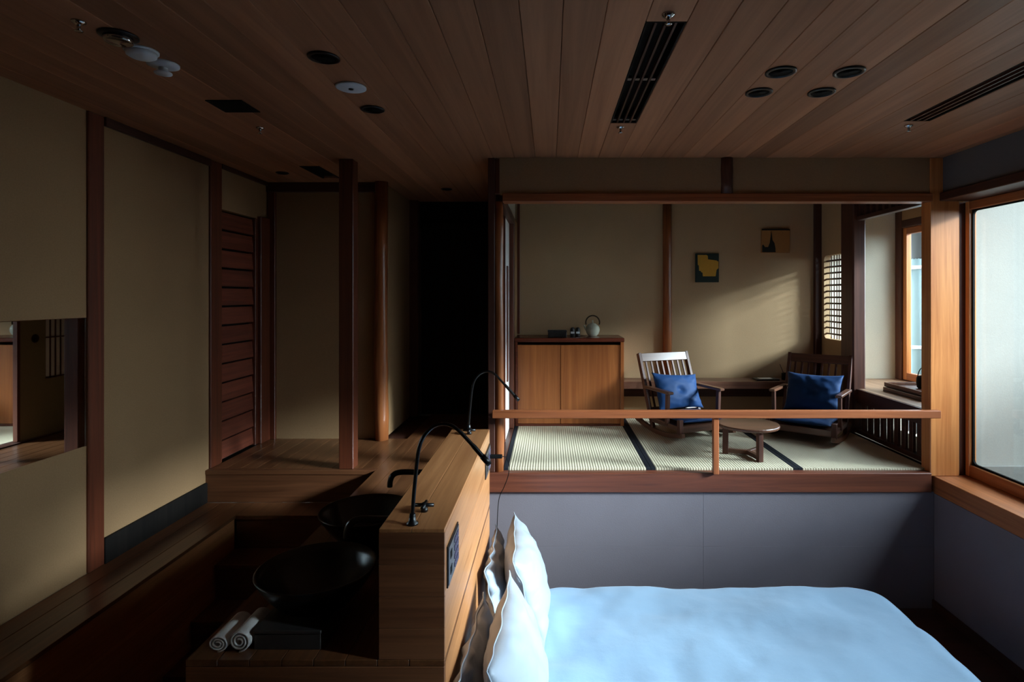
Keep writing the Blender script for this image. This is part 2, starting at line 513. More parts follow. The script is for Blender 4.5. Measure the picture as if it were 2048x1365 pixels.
# dark far door
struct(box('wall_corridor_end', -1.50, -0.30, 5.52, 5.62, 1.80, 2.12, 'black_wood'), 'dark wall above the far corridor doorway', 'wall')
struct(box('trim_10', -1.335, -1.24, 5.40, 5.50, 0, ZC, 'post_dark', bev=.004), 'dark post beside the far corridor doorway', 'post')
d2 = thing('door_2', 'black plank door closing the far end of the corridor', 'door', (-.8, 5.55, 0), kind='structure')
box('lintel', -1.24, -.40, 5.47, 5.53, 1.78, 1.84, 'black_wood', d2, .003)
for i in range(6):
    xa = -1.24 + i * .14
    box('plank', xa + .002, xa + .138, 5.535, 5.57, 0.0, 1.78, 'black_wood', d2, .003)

# right wall of the corridor = left wall of the tatami alcove
XA = -0.36
struct(box('wall_alcove_left', XA - .03, XA + .03, 3.90, 5.50, 1.82, 2.12, 'plaster_pale'), 'pale plaster strip above the sliding door track', 'wall')
struct(box('wall_alcove_left', XA - .05, XA + .05, 5.07, 5.52, 0, 1.82, 'plaster_tan'), 'tan plaster wall beside the cabinet, on its corridor side', 'wall')
struct(box('trim_11', XA - .05, XA + .05, 3.86, 5.07, 1.755, 1.82, 'dark_y', bev=.003), 'dark upper track of the sliding door', 'trim')
struct(box('trim_12', XA - .045, XA + .05, 3.86, 5.07, -0.03, 0.008, 'dark_y', bev=.003), 'dark wooden threshold under the sliding door', 'trim')
struct(box('trim_13', XA - .05, XA + .05, 4.90, 5.06, 0.008, 1.755, 'post_red', bev=.004), 'broad red-brown post at the closed end of the sliding door', 'post')
sd = thing('door_3', 'half-open paper sliding door between corridor and tatami room', 'door', (XA, 4.67, 0.008), kind='structure')
v, f = hole_panel(4.45, 4.90, 0.012, 1.75, 4.68, 4.885, .465, 1.14, XA - .018, XA - .004)
mesh_obj('panel', v, f, 'fusuma_paper', sd)
box('paper', XA + .004, XA + .012, 4.45, 4.90, 0.012, 1.75, 'white_paper', sd)
for (ya, yb) in ((4.43, 4.455), (4.885, 4.90)):
    box('stile', XA - .02, XA + .016, ya, yb, 0.012, 1.75, 'post_red', sd, .002)
box('handle', XA + .012, XA + .024, 4.60, 4.66, .45, 1.38, 'post_red', sd, .003)
fp = lathe('finger_pull', [(.001, 0), (.034, 0), (.034, .004), (.026, .004), (.024, .001), (.001, .001)], 0, 0, 0, 'bronze', sd, 20, local=True)
fp.rotation_euler = (0, R(-90), 0); fp.location = (-.018, 4.585 - 4.67, .80 - .008)
sh = box('lattice_paper', XA - .006, XA - .003, 4.68, 4.885, .465, 1.14, 'white_paper', sd)
for yy in (4.683, 4.733, 4.783, 4.833, 4.880):
    box('muntin', XA - .014, XA - .006, yy - .004, yy + .004, .465, 1.14, 'post_dark', sh)
for zz in (.472, .80, 1.10):
    box('muntin', XA - .013, XA - .006, 4.68, 4.885, zz - .005, zz + .005, 'post_dark', sh)

# ---------------------------------------------------------------- corridor floor, step, vanity platform
fc = struct(box('floor_corridor', -2.25, XA - .046, YF + .03, 5.535, -0.21, -0.02, 'dark_x'), 'raised board floor of the corridor running on as the basin counter', 'floor')
XCL, XCR, YCF, HY1 = -1.14, -0.33, 1.798, 3.142
for i in range(7):
    xa = XCL + i * .1
    box('board', xa + .0008, xa + .0992, YCF, 5.53, -0.02, 0.0, 'floor_wood', fc, .0015)
box('board', XCL + .7008, XCR, YCF, HY1, -0.02, 0.0, 'floor_wood', fc, .0015)
box('board', XCL + .7008, XA - .0465, YF + .10, 5.53, -0.02, 0.0, 'floor_wood', fc, .0015)
xa = XCL
while xa > -2.25 + .01:
    xb = xa; xa = max(xa - .1, -2.25)
    yend = 4.584
    box('board', xa + .0008, xb - .0008, YF + .05, yend, -0.02, 0.0, 'floor_wood', fc, .0015)
box('nosing', -2.25, XCL - .0005, YF, YF + .0495, -0.03, 0.0, 'step_wood', fc, .003)
box('riser', -2.25, XCL, YF + .006, YF + .03, -0.21, -0.03, 'step_wood', fc)
# solid body under the basin counter
vc = thing('vanity_counter', 'built-in wooden washbasin counter body behind the headboard', 'counter', (-.735, 2.6, ZFL))
box('body', XCL + .012, XCR - .012, YCF + .02, HY1, ZFL, -0.021, 'step_wood', vc)
box('rear_body', XCL + .012, -.452, HY1 + .001, YF - .001, ZFL, -0.021, 'step_wood', vc)
for i in range(9):
    z1 = -0.0205 - i * .1
    z0 = max(z1 - .1, ZFL)
    if z1 - z0 > .01:
        box('front_board', XCL, XCR, YCF, YCF + .02, z0 + .0008, z1 - .0008, 'oak_x', vc, .0015)
        box('side_board', XCL, XCL + .012, YCF + .0205, 3.52, z0 + .0008, z1 - .0008, 'oak_y', vc, .0015)

# raised ledge along the left wall and the stairs going down beside the counter
led = struct(box('floor_ledge', -2.25, -1.955, Y0, YF, ZFL, -0.23, 'dark_y'), 'wooden ledge running along the mirror wall', 'floor')
for i in range(3):
    xa = -2.25 + i * .1067
    box('board', xa + .0008, xa + .1059, Y0, YF, -0.23, -0.21, 'floor_wood', led, .0015)
for i in range(4):
    z1 = -0.2305 - i * .18
    box('side_board', -1.955, -1.935, Y0, 3.527, max(z1 - .18, ZFL) + .001, z1, 'oak_y', led, .0015)
st = thing('stair', 'wooden stair stepping down from the corridor beside the basin counter', 'stair', (-1.53, 3.2, ZFL), kind='structure')
lv = [(-0.21, 3.528, YF), (-0.41, 3.306, 3.528), (-0.61, 3.084, 3.306), (-0.76, 2.862, 3.084)]
for (z, ya, yb) in lv:
    box('tread', -1.93, XCL - .001, ya, yb + .004, z - .025, z, 'floor_wood', st, .002)
    box('riser', -1.93, XCL - .001, ya + .012, yb, ZFL, z - .026, 'step_wood', st)
struct(box('floor_basin', -1.93, XCL - .001, Y0, 2.86, ZFL - .08, ZFL, 'floor_wood'), 'sunken wooden floor in front of the basin counter', 'floor')

# ---------------------------------------------------------------- sunken bed area
struct(box('floor', XCR - .80, 2.6, Y0, YF + .1, ZFL - .10, ZFL - .001, 'dark_x'), 'dark wooden floor around the bed', 'floor')
wf = struct(box('wall_front', -0.5, 2.60, YF + .0125, YF + .10, ZFL, -0.1495, 'wall_grey_dark'), 'grey papered wall under the tatami room sill', 'wall')
for (xa, xb) in ((-.45, 1.0), (1.0, XR)):
    for (za, zb) in ((ZFL, -.495), (-.495, -.139)):
        box('panel', xa + .0006, xb - .0006, YF, YF + .012, za + .0006, zb - .0004, 'wall_grey', wf, .0006)
wr = struct(box('wall_right', XR + .012, XR + .30, Y0, YF + .012, ZFL, -0.149, 'wall_grey_dark'), 'grey papered wall below the long window sill', 'wall')
for (ya, yb) in ((Y0, .8), (.8, 2.3), (2.3, YF)):
    box('panel', XR, XR + .012, ya + .0006, yb - .0006, ZFL, -.149, 'wall_grey', wr, .0012)
struct(box('baseboard_right', XR - .014, XR, Y0, YF, ZFL, ZFL + .06, 'dark_y', bev=.002), 'dark baseboard along the wall below the window', 'baseboard')
struct(box('wall_back', -2.36, 2.80, Y0 - .1, Y0, ZFL, 2.12, 'black_wood'), 'dark wooden wall behind the viewer', 'wall')

# alcove sill, lintel, upper wall, posts
struct(box('trim_14', -0.47, 2.478, YF - .02, YF + .05, -0.138, -0.012, 'beam_red', bev=.004), 'red-brown sill beam under the railing of the tatami room', 'beam')
struct(box('trim_15', -0.31, 2.49, YF - .012, YF + .085, 1.753, 1.808, 'beam_x', bev=.004), 'orange lintel beam across the tatami room opening', 'beam')
struct(box('wall_upper', -0.33, 2.478, YF + .004, YF + .07, 1.808, 2.12, 'plaster_tan'), 'tan plaster strip above the lintel of the tatami room', 'wall')
o = lathe('trim_16', [(.040, 0), (.039, .08), (.041, .15), (.039, .232)], 1.155, YF + .012, 1.808, 'post_dark', seg=20)
struct(o, 'short dark log post above the lintel beam', 'post')
struct(box('trim_17', 2.478, 2.668, YF - .004, YF + .09, -0.037, ZC, 'post_orange', bev=.004), 'broad orange post between the tatami room and the window', 'post')
struct(box('trim_18', -0.405, -0.36, YF, YF + .09, -0.012, ZC, 'post_dark', bev=.004), 'dark square post behind the log at the corridor side', 'post')
struct(box('trim_19', -0.36, -0.325, YF + .01, YF + .06, 1.808, ZC, 'post_red', bev=.004), 'short red-brown stub above the log post', 'post')
wob2 = lambda a, z: 1 + 0.10 * math.sin(2 * a + 5 * z) + 0.06 * math.sin(9 * z + 2 * a)
prof = [(0.028 + .004 * math.sin(4 * z / 10), z / 10 * 1.77) for z in range(0, 11)]
o = lathe('trim_20', prof, -0.335, YF + .03, -0.012, 'log_wood', seg=18, wob=wob2)
struct(o, 'slim peeled log post at the corridor side of the railing', 'post')

# railing
rl = thing('railing', 'low wooden railing along the tatami room edge', 'railing', (1.07, YF - .02, -.012))
box('rail', -0.372, 2.51, YF - .064, YF - .022, 0.352, 0.402, 'beam_x', rl, .004)
box('baluster', 1.052, 1.088, YF - .05, YF - .014, -0.012, 0.352, 'rail_z', rl, .003)

# ---------------------------------------------------------------- tatami alcove
struct(box('floor_tatami_base', XA + .05, 2.56, YF + .05, YB, -0.20, -0.045, 'dark_x'), 'hidden wooden base under the tatami mats', 'floor')
mats = ((-.308, .667, 'tatami mat in front of the wooden cabinet'), (.667, 1.64, 'tatami mat under the low round table and one rocking chair'), (1.64, 2.535, 'tatami mat beside the slatted nook'))
for (xa, xb, lab) in mats:
    t = thing('tatami_mat', lab, 'tatami', ((xa + xb) / 2, 4.6, -.045), 'tatami mats laid side by side')
    box('straw', xa + .031, xb - .031, YF + .052, YB - .01, -.045, 0, 'tatami', t, .002)
    for (ba, bb) in ((xa + .001, xa + .031), (xb - .031, xb - .001)):
        box('border', ba, bb, YF + .052, YB - .01, -.045, .0012, 'heri', t, .001)

struct(box('wall_alcove_back', XA - .05, 2.62, YB, YB + .10, -.2, 2.12, 'plaster_tan_lit'), 'tan plaster back wall of the tatami room', 'wall')
o = lathe('trim_21', [(.042, 0), (.043, .4), (.040, .9), (.043, 1.3), (.041, 1.75)], 1.11, YB - .012, .367, 'log_wood', seg=20, wob=lambda a, z: 1 + .015 * math.sin(3 * a + 3 * z))
struct(o, 'polished log post in the middle of the tatami room back wall', 'post')
struct(box('trim_22', 2.50, 2.56, YB - .045, YB, .367, 2.12, 'post_dark', bev=.004), 'dark corner post of the tatami room', 'post')
struct(box('trim_23', XA + .05, -.285, YB - .03, YB, .78, 2.12, 'post_red', bev=.003), 'thin red-brown corner post above the cabinet', 'post')
# right wall with the lattice opening
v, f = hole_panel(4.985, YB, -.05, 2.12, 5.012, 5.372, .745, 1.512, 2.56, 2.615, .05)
lw = mesh_obj('wall_alcove_right', v, f, 'plaster_tan_lit')
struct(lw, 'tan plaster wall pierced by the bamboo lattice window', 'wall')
lt = thing('window_1', 'bamboo lattice window in the tatami room corner', 'window', (2.59, 5.19, .745), kind='structure')
for yy in (5.07, 5.12, 5.165, 5.205, 5.255, 5.31):
    tube('bar', [(2.598, yy, .735), (2.598, yy, 1.52)], .0045, 'post_dark', lt, 6)
for i in range(13):
    zz = .79 + i * .056
    tube('bar', [(2.587, 5.0, zz), (2.587, 5.385, zz)], .0085, 'post_dark', lt, 6)

# writing desk along the back wall (one board with the nook shelf level)
dk = thing('wall_desk', 'long low walnut desk board along the tatami room back wall', 'desk', (1.6, 5.3, .3))
box('top', .652, 2.555, 5.175, YB - .046, .300, .367, 'desk_wood', dk, .004)
box('apron', .66, 2.55, 5.36, 5.38, .20, .300, 'dark_x', dk, .002)

# nook: post, shelf, slatted screen, transom
prof = [(0.058, z * .2) for z in range(0, 12)]
wob3 = lambda a, z: 1 + .05 * math.sin(2 * a + 2 * z) + .05 * math.sin(6 * z + a)
v, f = box_data(2.515, 2.625, 4.775, 4.98, 0, 2.12, .012)
o = mesh_obj('trim_24', v, f, 'post_dark'); struct(o, 'rough dark post between the lattice window and the nook', 'post')
ns = thing('nook_shelf', 'wide pale wooden shelf filling the window nook', 'shelf', (2.9, 4.6, .3))
box('top', 2.563, 3.235, 3.90, 4.774, .315, .367, 'shelf_wood', ns, .003)
box('top_end', 2.626, 3.235, 4.7745, 5.368, .315, .367, 'shelf_wood', ns, .003)
tr = thing('transom', 'dark barred transom above the nook opening', 'transom', (2.57, 4.3, 1.77), kind='structure')
box('rail', 2.545, 2.60, 3.842, 4.773, 1.765, 1.80, 'dark_y', tr, .003)
i = 0
yy = 3.88
while yy < 4.76:
    box('bar', 2.555, 2.59, yy, yy + .035, 1.80, 2.12, 'dark_y', tr)
    yy += .085
sl = thing('slatted_screen', 'dark vertical slat screen under the nook shelf', 'screen', (2.56, 4.4, 0))
box('rail', 2.545, 2.60, 3.842, 4.774, 0.0, .035, 'dark_y', sl, .002)
box('rail', 2.545, 2.562, 3.842, 4.774, .255, .365, 'dark_y', sl, .002)
yy = 3.87
while yy < 4.75:
    box('slat', 2.553, 2.575, yy, yy + .046, .035, .255, 'dark_y', sl, .002)
    yy += .088

# nook walls
struct(box('wall_nook_far', 2.616, 3.32, 5.37, 5.47, -.35, 2.12, 'plaster_pale'), 'pale plaster end wall of the window nook', 'wall')
struct(box('wall_nook_near', 2.80, 3.32, 3.80, 3.895, -.35, 2.12, 'plaster_out'), 'pale outer plaster wall of the nook seen through the bedroom window', 'wall')
struct(box('floor_nook', 2.563, 3.32, 3.895, 5.37, -.40, -.35, 'stone'), 'grey floor below the nook shelf', 'floor')
struct(box('roof_nook', 2.60, 3.75, 3.70, 5.60, 2.13, 2.24, 'tile_roof'), 'small dark roof over the window nook', 'roof')
w2 = thing('window_2', 'tall wood-framed window of the nook', 'window', (3.26, 4.6, .367), kind='structure')
box('frame', 3.22, 3.30, 5.27, 5.368, .367, 2.12, 'post_dark', w2, .004)
box('frame', 3.22, 3.30, 3.896, 3.96, .367, 2.12, 'post_dark', w2, .004)
box('head', 3.22, 3.30, 3.96, 5.27, 1.76, 1.83, 'dark_y', w2, .004)
box('upper_wall', 3.225, 3.295, 3.96, 5.27, 1.83, 2.12, 'plaster_tan', w2)
for (ya, yb) in ((3.96, 4.615), (4.615, 5.27)):
    sa = box('sash', 3.235, 3.28, yb - .05, yb, .375, 1.76, 'post_orange', w2, .003)
    box('sash', 3.235, 3.28, ya, ya + .05, .375, 1.76, 'post_orange', w2, .003)
    box('sash', 3.235, 3.28, ya + .05, yb - .05, 1.70, 1.76, 'beam_y', w2, .003)
    box('sash', 3.235, 3.28, ya + .05, yb - .05, .375, .44, 'beam_y', w2, .003)
    box('pane', 3.256, 3.260, ya + .05, yb - .05, .44, 1.70, 'glass', w2)
w3 = thing('window_3', 'low barred window under the nook shelf', 'window', (3.26, 4.6, -.35), kind='structure')
box('lower_wall', 3.225, 3.295, 3.895, 5.368, -.35, -.10, 'plaster_pale', w3)
box('upper_wall', 3.236, 3.295, 3.895, 5.368, .17, .374, 'dark_y', w3)
yy = 3.93
while yy < 5.36:
    box('bar', 3.245, 3.275, yy, yy + .03, -.10, .17, 'dark_y', w3)
    yy += .11
box('bar', 3.248, 3.272, 3.895, 5.368, .025, .045, 'dark_y', w3)

# ---------------------------------------------------------------- long bedroom window on the right
struct(box('window_sill', XR, 2.80, Y0, 3.795, -0.149, -0.037, 'beam_y', bev=.003), 'long wooden sill under the bedroom window', 'sill')
struct(box('wall_right_upper', 2.56, 2.80, Y0, YF + .09, 1.81, 2.12, 'wall_grey_dark'), 'dark grey wall above the bedroom window', 'wall')
struct(box('trim_25', 2.535, 2.80, Y0, YF - .005, 1.756, 1.81, 'dark_y', bev=.004), 'dark head beam above the bedroom window', 'beam')
w4 = thing('window_4', 'large wood-framed bedroom window beside the bed', 'window', (2.75, 2.2, -.037), kind='structure')
WY = [0.85, 2.31, 3.775]
box('jamb', 2.669, 2.80, 3.7755, YF + .09, -0.037, 1.755, 'post_dark', w4, .004)
box('jamb', 2.669, 2.80, .79, .85, -0.037, 1.755, 'post_dark', w4, .004)
for (ya, yb) in ((WY[0], WY[1]), (WY[1], WY[2])):
    box('sash', 2.725, 2.775, yb - .035, yb, -0.037, 1.755, 'post_orange', w4, .004)
    box('sash', 2.725, 2.775, ya, ya + .035, -0.037, 1.755, 'post_orange', w4, .004)
    box('sash', 2.725, 2.775, ya + .035, yb - .035, 1.70, 1.755, 'beam_y', w4, .004)
    box('sash', 2.725, 2.775, ya + .035, yb - .035, -0.037, .038, 'beam_y', w4, .004)
    v, f = hole_panel(ya + .03, yb - .03, .03, 1.71, ya + .045, yb - .045, .05, 1.69, 2.745, 2.757, .03)
    mesh_obj('gasket', v, f, 'black_matte', w4)
    box('pane', 2.749, 2.753, ya + .034, yb - .034, .036, 1.702, 'glass', w4)
struct(box('wall_right_near', 2.56, 2.80, Y0, .79, -0.037, 1.755, 'wall_grey_dark'), 'dark grey wall beside the bedroom window behind the viewer', 'wall')

# outdoors
struct(box('ground', 2.80, 7.0, -8.0, 20.0, -0.70, -0.60, 'gravel'), 'dark mossy courtyard ground outside the windows', 'ground')
struct(box('garden_wall', 5.5, 5.65, -8.0, 4.6, -0.60, 1.55, 'fence_wood'), 'tall dark board fence opposite the bedroom window', 'wall')
struct(box('garden_wall', 5.5, 5.65, 4.61, 20.0, -0.60, 0.6, 'fence_wood'), 'low dark board fence beyond the nook window', 'wall')
struct(box('wall_sky_blocker', 2.81, 5.48, -.60, -.45, -.60, 2.6, 'fence_wood'), 'added dark wall out of view that blocks sky from the courtyard', 'wall')  # added out of view to cut skylight and darken the outer nook wall
struct(box('stone_ledge', 2.81, 3.34, 3.765, 3.80, -.60, .02, 'stone'), 'grey stone base at the foot of the outer nook wall', 'ledge')
struct(box('eave', 2.80, 3.75, Y0, 3.68, 2.13, 2.24, 'dark_y'), 'dark wooden eave above the bedroom window', 'eave')
dp = thing('downpipe', 'grey rain downpipe with a hopper outside the nook window', 'downpipe', (3.62, 5.66, -.6))
tube('pipe', [(3.62, 5.66, -.6), (3.62, 5.66, 1.52)], .085, 'pipe_grey', dp, 20)
lathe('hopper', [(.085, 0), (.088, .02), (.13, .22), (.14, .26), (.12, .26), (.08, .05)], 3.62, 5.66, 1.50, 'tile_roof', dp, 20)
for zz in (.62, 1.40):
    lathe('bracket', [(.088, 0), (.092, 0), (.092, .035), (.088, .035)], 3.62, 5.66, zz, 'white_plastic', dp, 20)
    box('bracket_arm', 3.47, 3.535, 5.64, 5.68, zz, zz + .035, 'white_plastic', dp, .003)

# ================================================================= HEADBOARD
hb = thing('headboard', 'long oak headboard wall behind the bed pillows', 'headboard', (-.433, 2.47, 0))
HX0, HX1, HY0, HZ = -.5355, -.330, YCF, .41
box('core', HX0 + .01, HX1 - .01, HY0 + .01, HY1 - .01, 0.0, HZ - .012, 'oak_x', hb)
for i in range(2):
    xa = HX0 + i * .10275
    box('top_board', xa + .0006, xa + .1022, HY0, HY1, HZ - .012, HZ, 'oak_y', hb, .0012)
for i in range(4):
    z1 = HZ - .0125 - i * .1
    box('end_board', HX0, HX1, HY0, HY0 + .01, max(z1 - .1, 0) + .0006, z1, 'oak_x', hb, .0012)
for (za, zb) in ((.21, HZ - .0125), (.0, .2095)):
    box('face_board', HX1 - .01, HX1, HY0 + .0105, HY1, za, zb, 'oak_y', hb, .0012)
    box('back_board', HX0, HX0 + .01, HY0 + .0105, HY1, za, zb, 'oak_y', hb, .0012)
    box('far_board', HX0 + .0105, HX1 - .0105, HY1 - .01, HY1, za, zb, 'oak_x', hb, .0012)
# lower boards of the headboard, hanging in front of the counter body
for i in range(4):
    z1 = -0.0205 - i * .22
    box('lower_board', XCR - .0115, XCR, YCF + .0205, HY1, max(z1 - .219, ZFL + .01), z1, 'oak_y', hb, .0012)

def switch_panel(yc, label):
    t = thing('switch_panel', label, 'switch', (HX1, yc, .205))
    box('frame', HX1, HX1 + .005, yc - .104, yc + .104, .205, .338, 'black_metal', t, .001)
    pl = box('plate', HX1 + .005, HX1 + .0075, yc - .098, yc + .098, .211, .332, 'steel', t, .001)
    for r_ in range(4):
        for c_ in range(4):
            ya = yc + .012 + c_ * .021
            box('button', HX1 + .0075, HX1 + .010, ya - .007, ya + .007, .222 + r_ * .027, .240 + r_ * .027, 'button_violet', t, .001)
    for zz in (.235, .285):
        box('socket', HX1 + .0075, HX1 + .0085, yc - .075, yc - .045, zz, zz + .025, 'black_matte', t)
    return t
switch_panel(1.938, 'steel switch panel at the open end of the headboard')
switch_panel(3.02, 'steel switch panel at the far end of the headboard with a plug in it')
pg = thing('charging_cable', 'black plug and thin cable hanging from the headboard switch panel', 'cable', (-.30, 3.07, .27))
box('plug', HX1 + .0085, HX1 + .075, 3.06, 3.085, .272, .290, 'black_matte', pg, .003)
tube('cord', smooth_path([(-.257, 3.072, .281), (-.235, 3.09, .27), (-.222, 3.14, .21), (-.235, 3.20, .13), (-.262, 3.27, .05), (-.300, 3.36, -.06), (-.318, 3.42, -.3)], 6), .0022, 'black_matte', pg, 6)

def reading_lamp(y, tip, label):
    x, z = -.4395, HZ
    t = thing('reading_lamp', label, 'lamp', (x, y, z), 'reading lamps on the headboard')
    lathe('base', [(.019, 0), (.019, .006), (.012, .010), (.010, .03), (.0085, .035)], x, y, z, 'black_metal', t, 20)
    pts = smooth_path([(x, y, z + .03), (x + .008, y, z + .13), (x + .022, y + tip[1] * .05, z + .245), (x + .05, y + tip[1] * .2, z + .298), (x + .09, y + tip[1] * .35, z + .320),
                       (x + .135, y + tip[1] * .55, z + .31), (x + .19, y + tip[1] * .8, z + .255), (x + tip[0], y + tip[1], z + tip[2])], 8)
    n = len(pts)
    tube('gooseneck', pts, [.0062 if i < n - 8 else .0078 for i in range(n)], 'black_metal', t, 12)
    e, d = pts[-1], (pts[-1] - pts[-2]).normalized()
    tube('lamp_head', [e - d * .035, e + d * .002], .0095, 'black_metal', t, 12)
    return t
reading_lamp(1.836, (.245, 0, .192), 'black gooseneck reading lamp at the open end of the headboard')
reading_lamp(3.107, (.270, 0, .165), 'black gooseneck reading lamp at the far end of the headboard')

def cross_knob(y, label):
    t = thing('cross_knob', label, 'knob', (-.425, y, HZ), 'cross knobs on the headboard')
    lathe('stem', [(.012, 0), (.012, .012), (.008, .014), (.008, .03)], -.425, y, HZ, 'black_metal', t, 16)
    v, f = join(tube_data([(-.457, y, HZ + .022), (-.393, y, HZ + .022)], .0065, 10), tube_data([(-.425, y - .032, HZ + .022), (-.425, y + .032, HZ + .022)], .0065, 10))
    mesh_obj('cross_handle', v, f, 'black_metal', t, True)
cross_knob(1.945, 'small black cross knob beside the lamp at the open headboard end')
cross_knob(3.03, 'small black cross knob beside the lamp at the far headboard end')

def faucet(y, label):
    t = thing('faucet', label, 'faucet', (HX0, y, .342), 'faucets over the basins')
    tube('spout', smooth_path([(HX0, y, .342), (-.60, y, .342), (-.675, y, .342), (-.708, y, .330), (-.722, y, .303), (-.724, y, .275)], 6), .0125, 'black_metal', t, 14)
    tube('flange', [(HX0, y, .342), (HX0 - .008, y, .342)], .024, 'black_metal', t, 18)
faucet(2.60, 'black bent faucet above the basin by the corridor')
faucet(2.05, 'black bent faucet above the basin by the towels')

def basin(y, label):
    prof = [(.070, 0), (.072, .012), (.085, .022), (.125, .058), (.165, .105), (.192, .145), (.205, .170), (.205, .174), (.200, .175),
            (.188, .150), (.155, .100), (.105, .055), (.05, .034), (.025, .032)]
    o = thing('vessel_basin', label, 'basin', (-.832, y, 0), 'black vessel basins')
    lathe('bowl', prof, -.832, y, 0, 'black_glaze', o, 56)
    lathe('drain', [(.024, 0), (.024, .003), (.018, .005), (.001, .005)], -.832, y, .032, 'black_metal', o, 20)
basin(2.055, 'round black vessel basin on the counter beside the towels')
basin(2.605, 'round black vessel basin on the counter towards the corridor')

# towels and amenity box
def towel(x, y0, y1, r, skew, squash, label):
    P, th = [], .0055
    turns, n = 2.6, 60
    outer, inner = [], []
    for i in range(n + 1):
        a = -PI / 2 + 2 * PI * turns * i / n
        rr = r - (r - .010) * i / n
        outer.append((rr * math.cos(a), rr * math.sin(a) * squash))
        inner.append(((rr - th) * math.cos(a), (rr - th) * math.sin(a) * squash))
    loop = outer + inner[::-1]
    m = len(loop)
    zmin = min(p[1] for p in loop)
    V, Fc = [], []
    for j, t in enumerate((0, .03, .5, .97, 1)):
        y = y0 + (y1 - y0) * t
        s = .97 if j in (0, 4) else 1.0
        V += [(x + skew * t + p[0] * s, y, (p[1] - zmin) * s) for p in loop]
    for j in range(4):
        for i in range(m):
            k = (i + 1) % m
            Fc.append((j * m + i, j * m + k, (j + 1) * m + k, (j + 1) * m + i))
    for j in (0, 4):
        for i in range(n):
            q = (j * m + i, j * m + i + 1, j * m + m - 2 - i, j * m + m - 1 - i)
            Fc.append(q if j else q[::-1])
    o = mesh_obj('rolled_towel', V, Fc, 'towel', smooth=True)
    tag(o, label, 'towel', 'rolled hand towels')
towel(-1.062, 1.835, 1.985, .034, .002, .82, 'flattened white rolled towel at the outer counter edge')
towel(-.993, 1.835, 1.985, .036, .002, 1.0, 'round white rolled towel touching the amenity box')
ab = thing('amenity_box', 'flat black lidded box beside the rolled towels', 'box', (-.845, 1.93, 0))
box('body', -.952, -.738, 1.850, 2.0, 0, .050, 'black_lacquer', ab, .002)
box('lid', -.955, -.735, 1.846, 2.004, .0515, .064, 'black_lacquer', ab, .003)

# ================================================================= BED
BZ = -.50
bed = thing('bed', 'low wide bed standing against the oak headboard', 'bed', (.85, 2.1, ZFL))
box('base', -.29, 1.86, .95, 3.30, ZFL, ZFL + .16, 'dark_y', bed, .01)
box('mattress', -.28, 1.87, .93, 3.32, ZFL + .16, BZ - .06, 'bed_linen', bed, .03)

def duvet():
    x0, x1, y0, y1 = -.24, 1.985, .80, 3.42
    nx, ny = 110, 110
    V, Fc = [], []
    rad, cor = .13, .32
    for j in range(ny + 1):
        for i in range(nx + 1):
            u, v = i / nx, j / ny
            # more rows near the rims
            su = 0.5 - 0.5 * math.cos(PI * u) if True else u
            sv = 0.5 - 0.5 * math.cos(PI * v)
            u = .5 * u + .5 * su; v = .5 * v + .5 * sv
            px, py = 2 * u - 1, 2 * v - 1
            # square -> rounded square
            hx, hy = (x1 - x0) / 2, (y1 - y0) / 2
            X, Y = px * hx, py * hy
            m = max(abs(px), abs(py))
            # distance from rim along the ray measured inwards
            qx, qy = abs(X) - (hx - cor), abs(Y) - (hy - cor)
            if qx > 0 and qy > 0:
                # corner: pull the square corner onto the arc
                d = max(qx, qy); l = math.hypot(qx, qy)
                X = math.copysign(hx - cor + qx / l * d, X); Y = math.copysign(hy - cor + qy / l * d, Y)
                rim = cor - d
            else:
                rim = min(hx - abs(X), hy - abs(Y))
            # the last 45 % of the skirt folds downwards
            skirt = .20
            if rim < skirt:
                t = 1 - rim / skirt            # 0 top .. 1 hem
                a = min(t * 1.15, 1) * PI / 2
                drop = rad * (1 - math.cos(a)) + max(0, t - .55) * .42
            else:
                drop = 0
            wx, wy = X + (x0 + x1) / 2, Y + (y0 + y1) / 2
            n1 = noise.fractal(Vector((wx * 1.6, wy * 1.6, 3.1)), 1.0, 2.0, 4) * .028
            n2 = noise.noise(Vector((wx * 1.2 + wy * 4.5, wy * .8 - wx * 2.0, .3))) * .008
            edge = math.exp(-rim * 5)
            n3 = noise.noise(Vector((wx * 7, wy * 7, 8.0))) * .010 * edge
            # creases near the pillows
            pl_ = math.exp(-max(0, wx + .10) * 6)
            n4 = noise.noise(Vector((wx * 3, wy * 16, 1.0))) * .020 * pl_
            z = BZ - drop + n1 + n2 + n3 + n4
            V.append((wx, wy, max(z, ZFL + .05)))
    for j in range(ny):
        for i in range(nx):
            a = j * (nx + 1) + i
            Fc.append((a, a + 1, a + nx + 2, a + nx + 1))
    o = mesh_obj('duvet', V, Fc, 'duvet_blue', smooth=True)
    sm = o.modifiers.new('thick', 'SOLIDIFY'); sm.thickness = .02; sm.offset = -1
    tag(o, 'smooth pale blue duvet spread over the bed', 'duvet')
duvet()

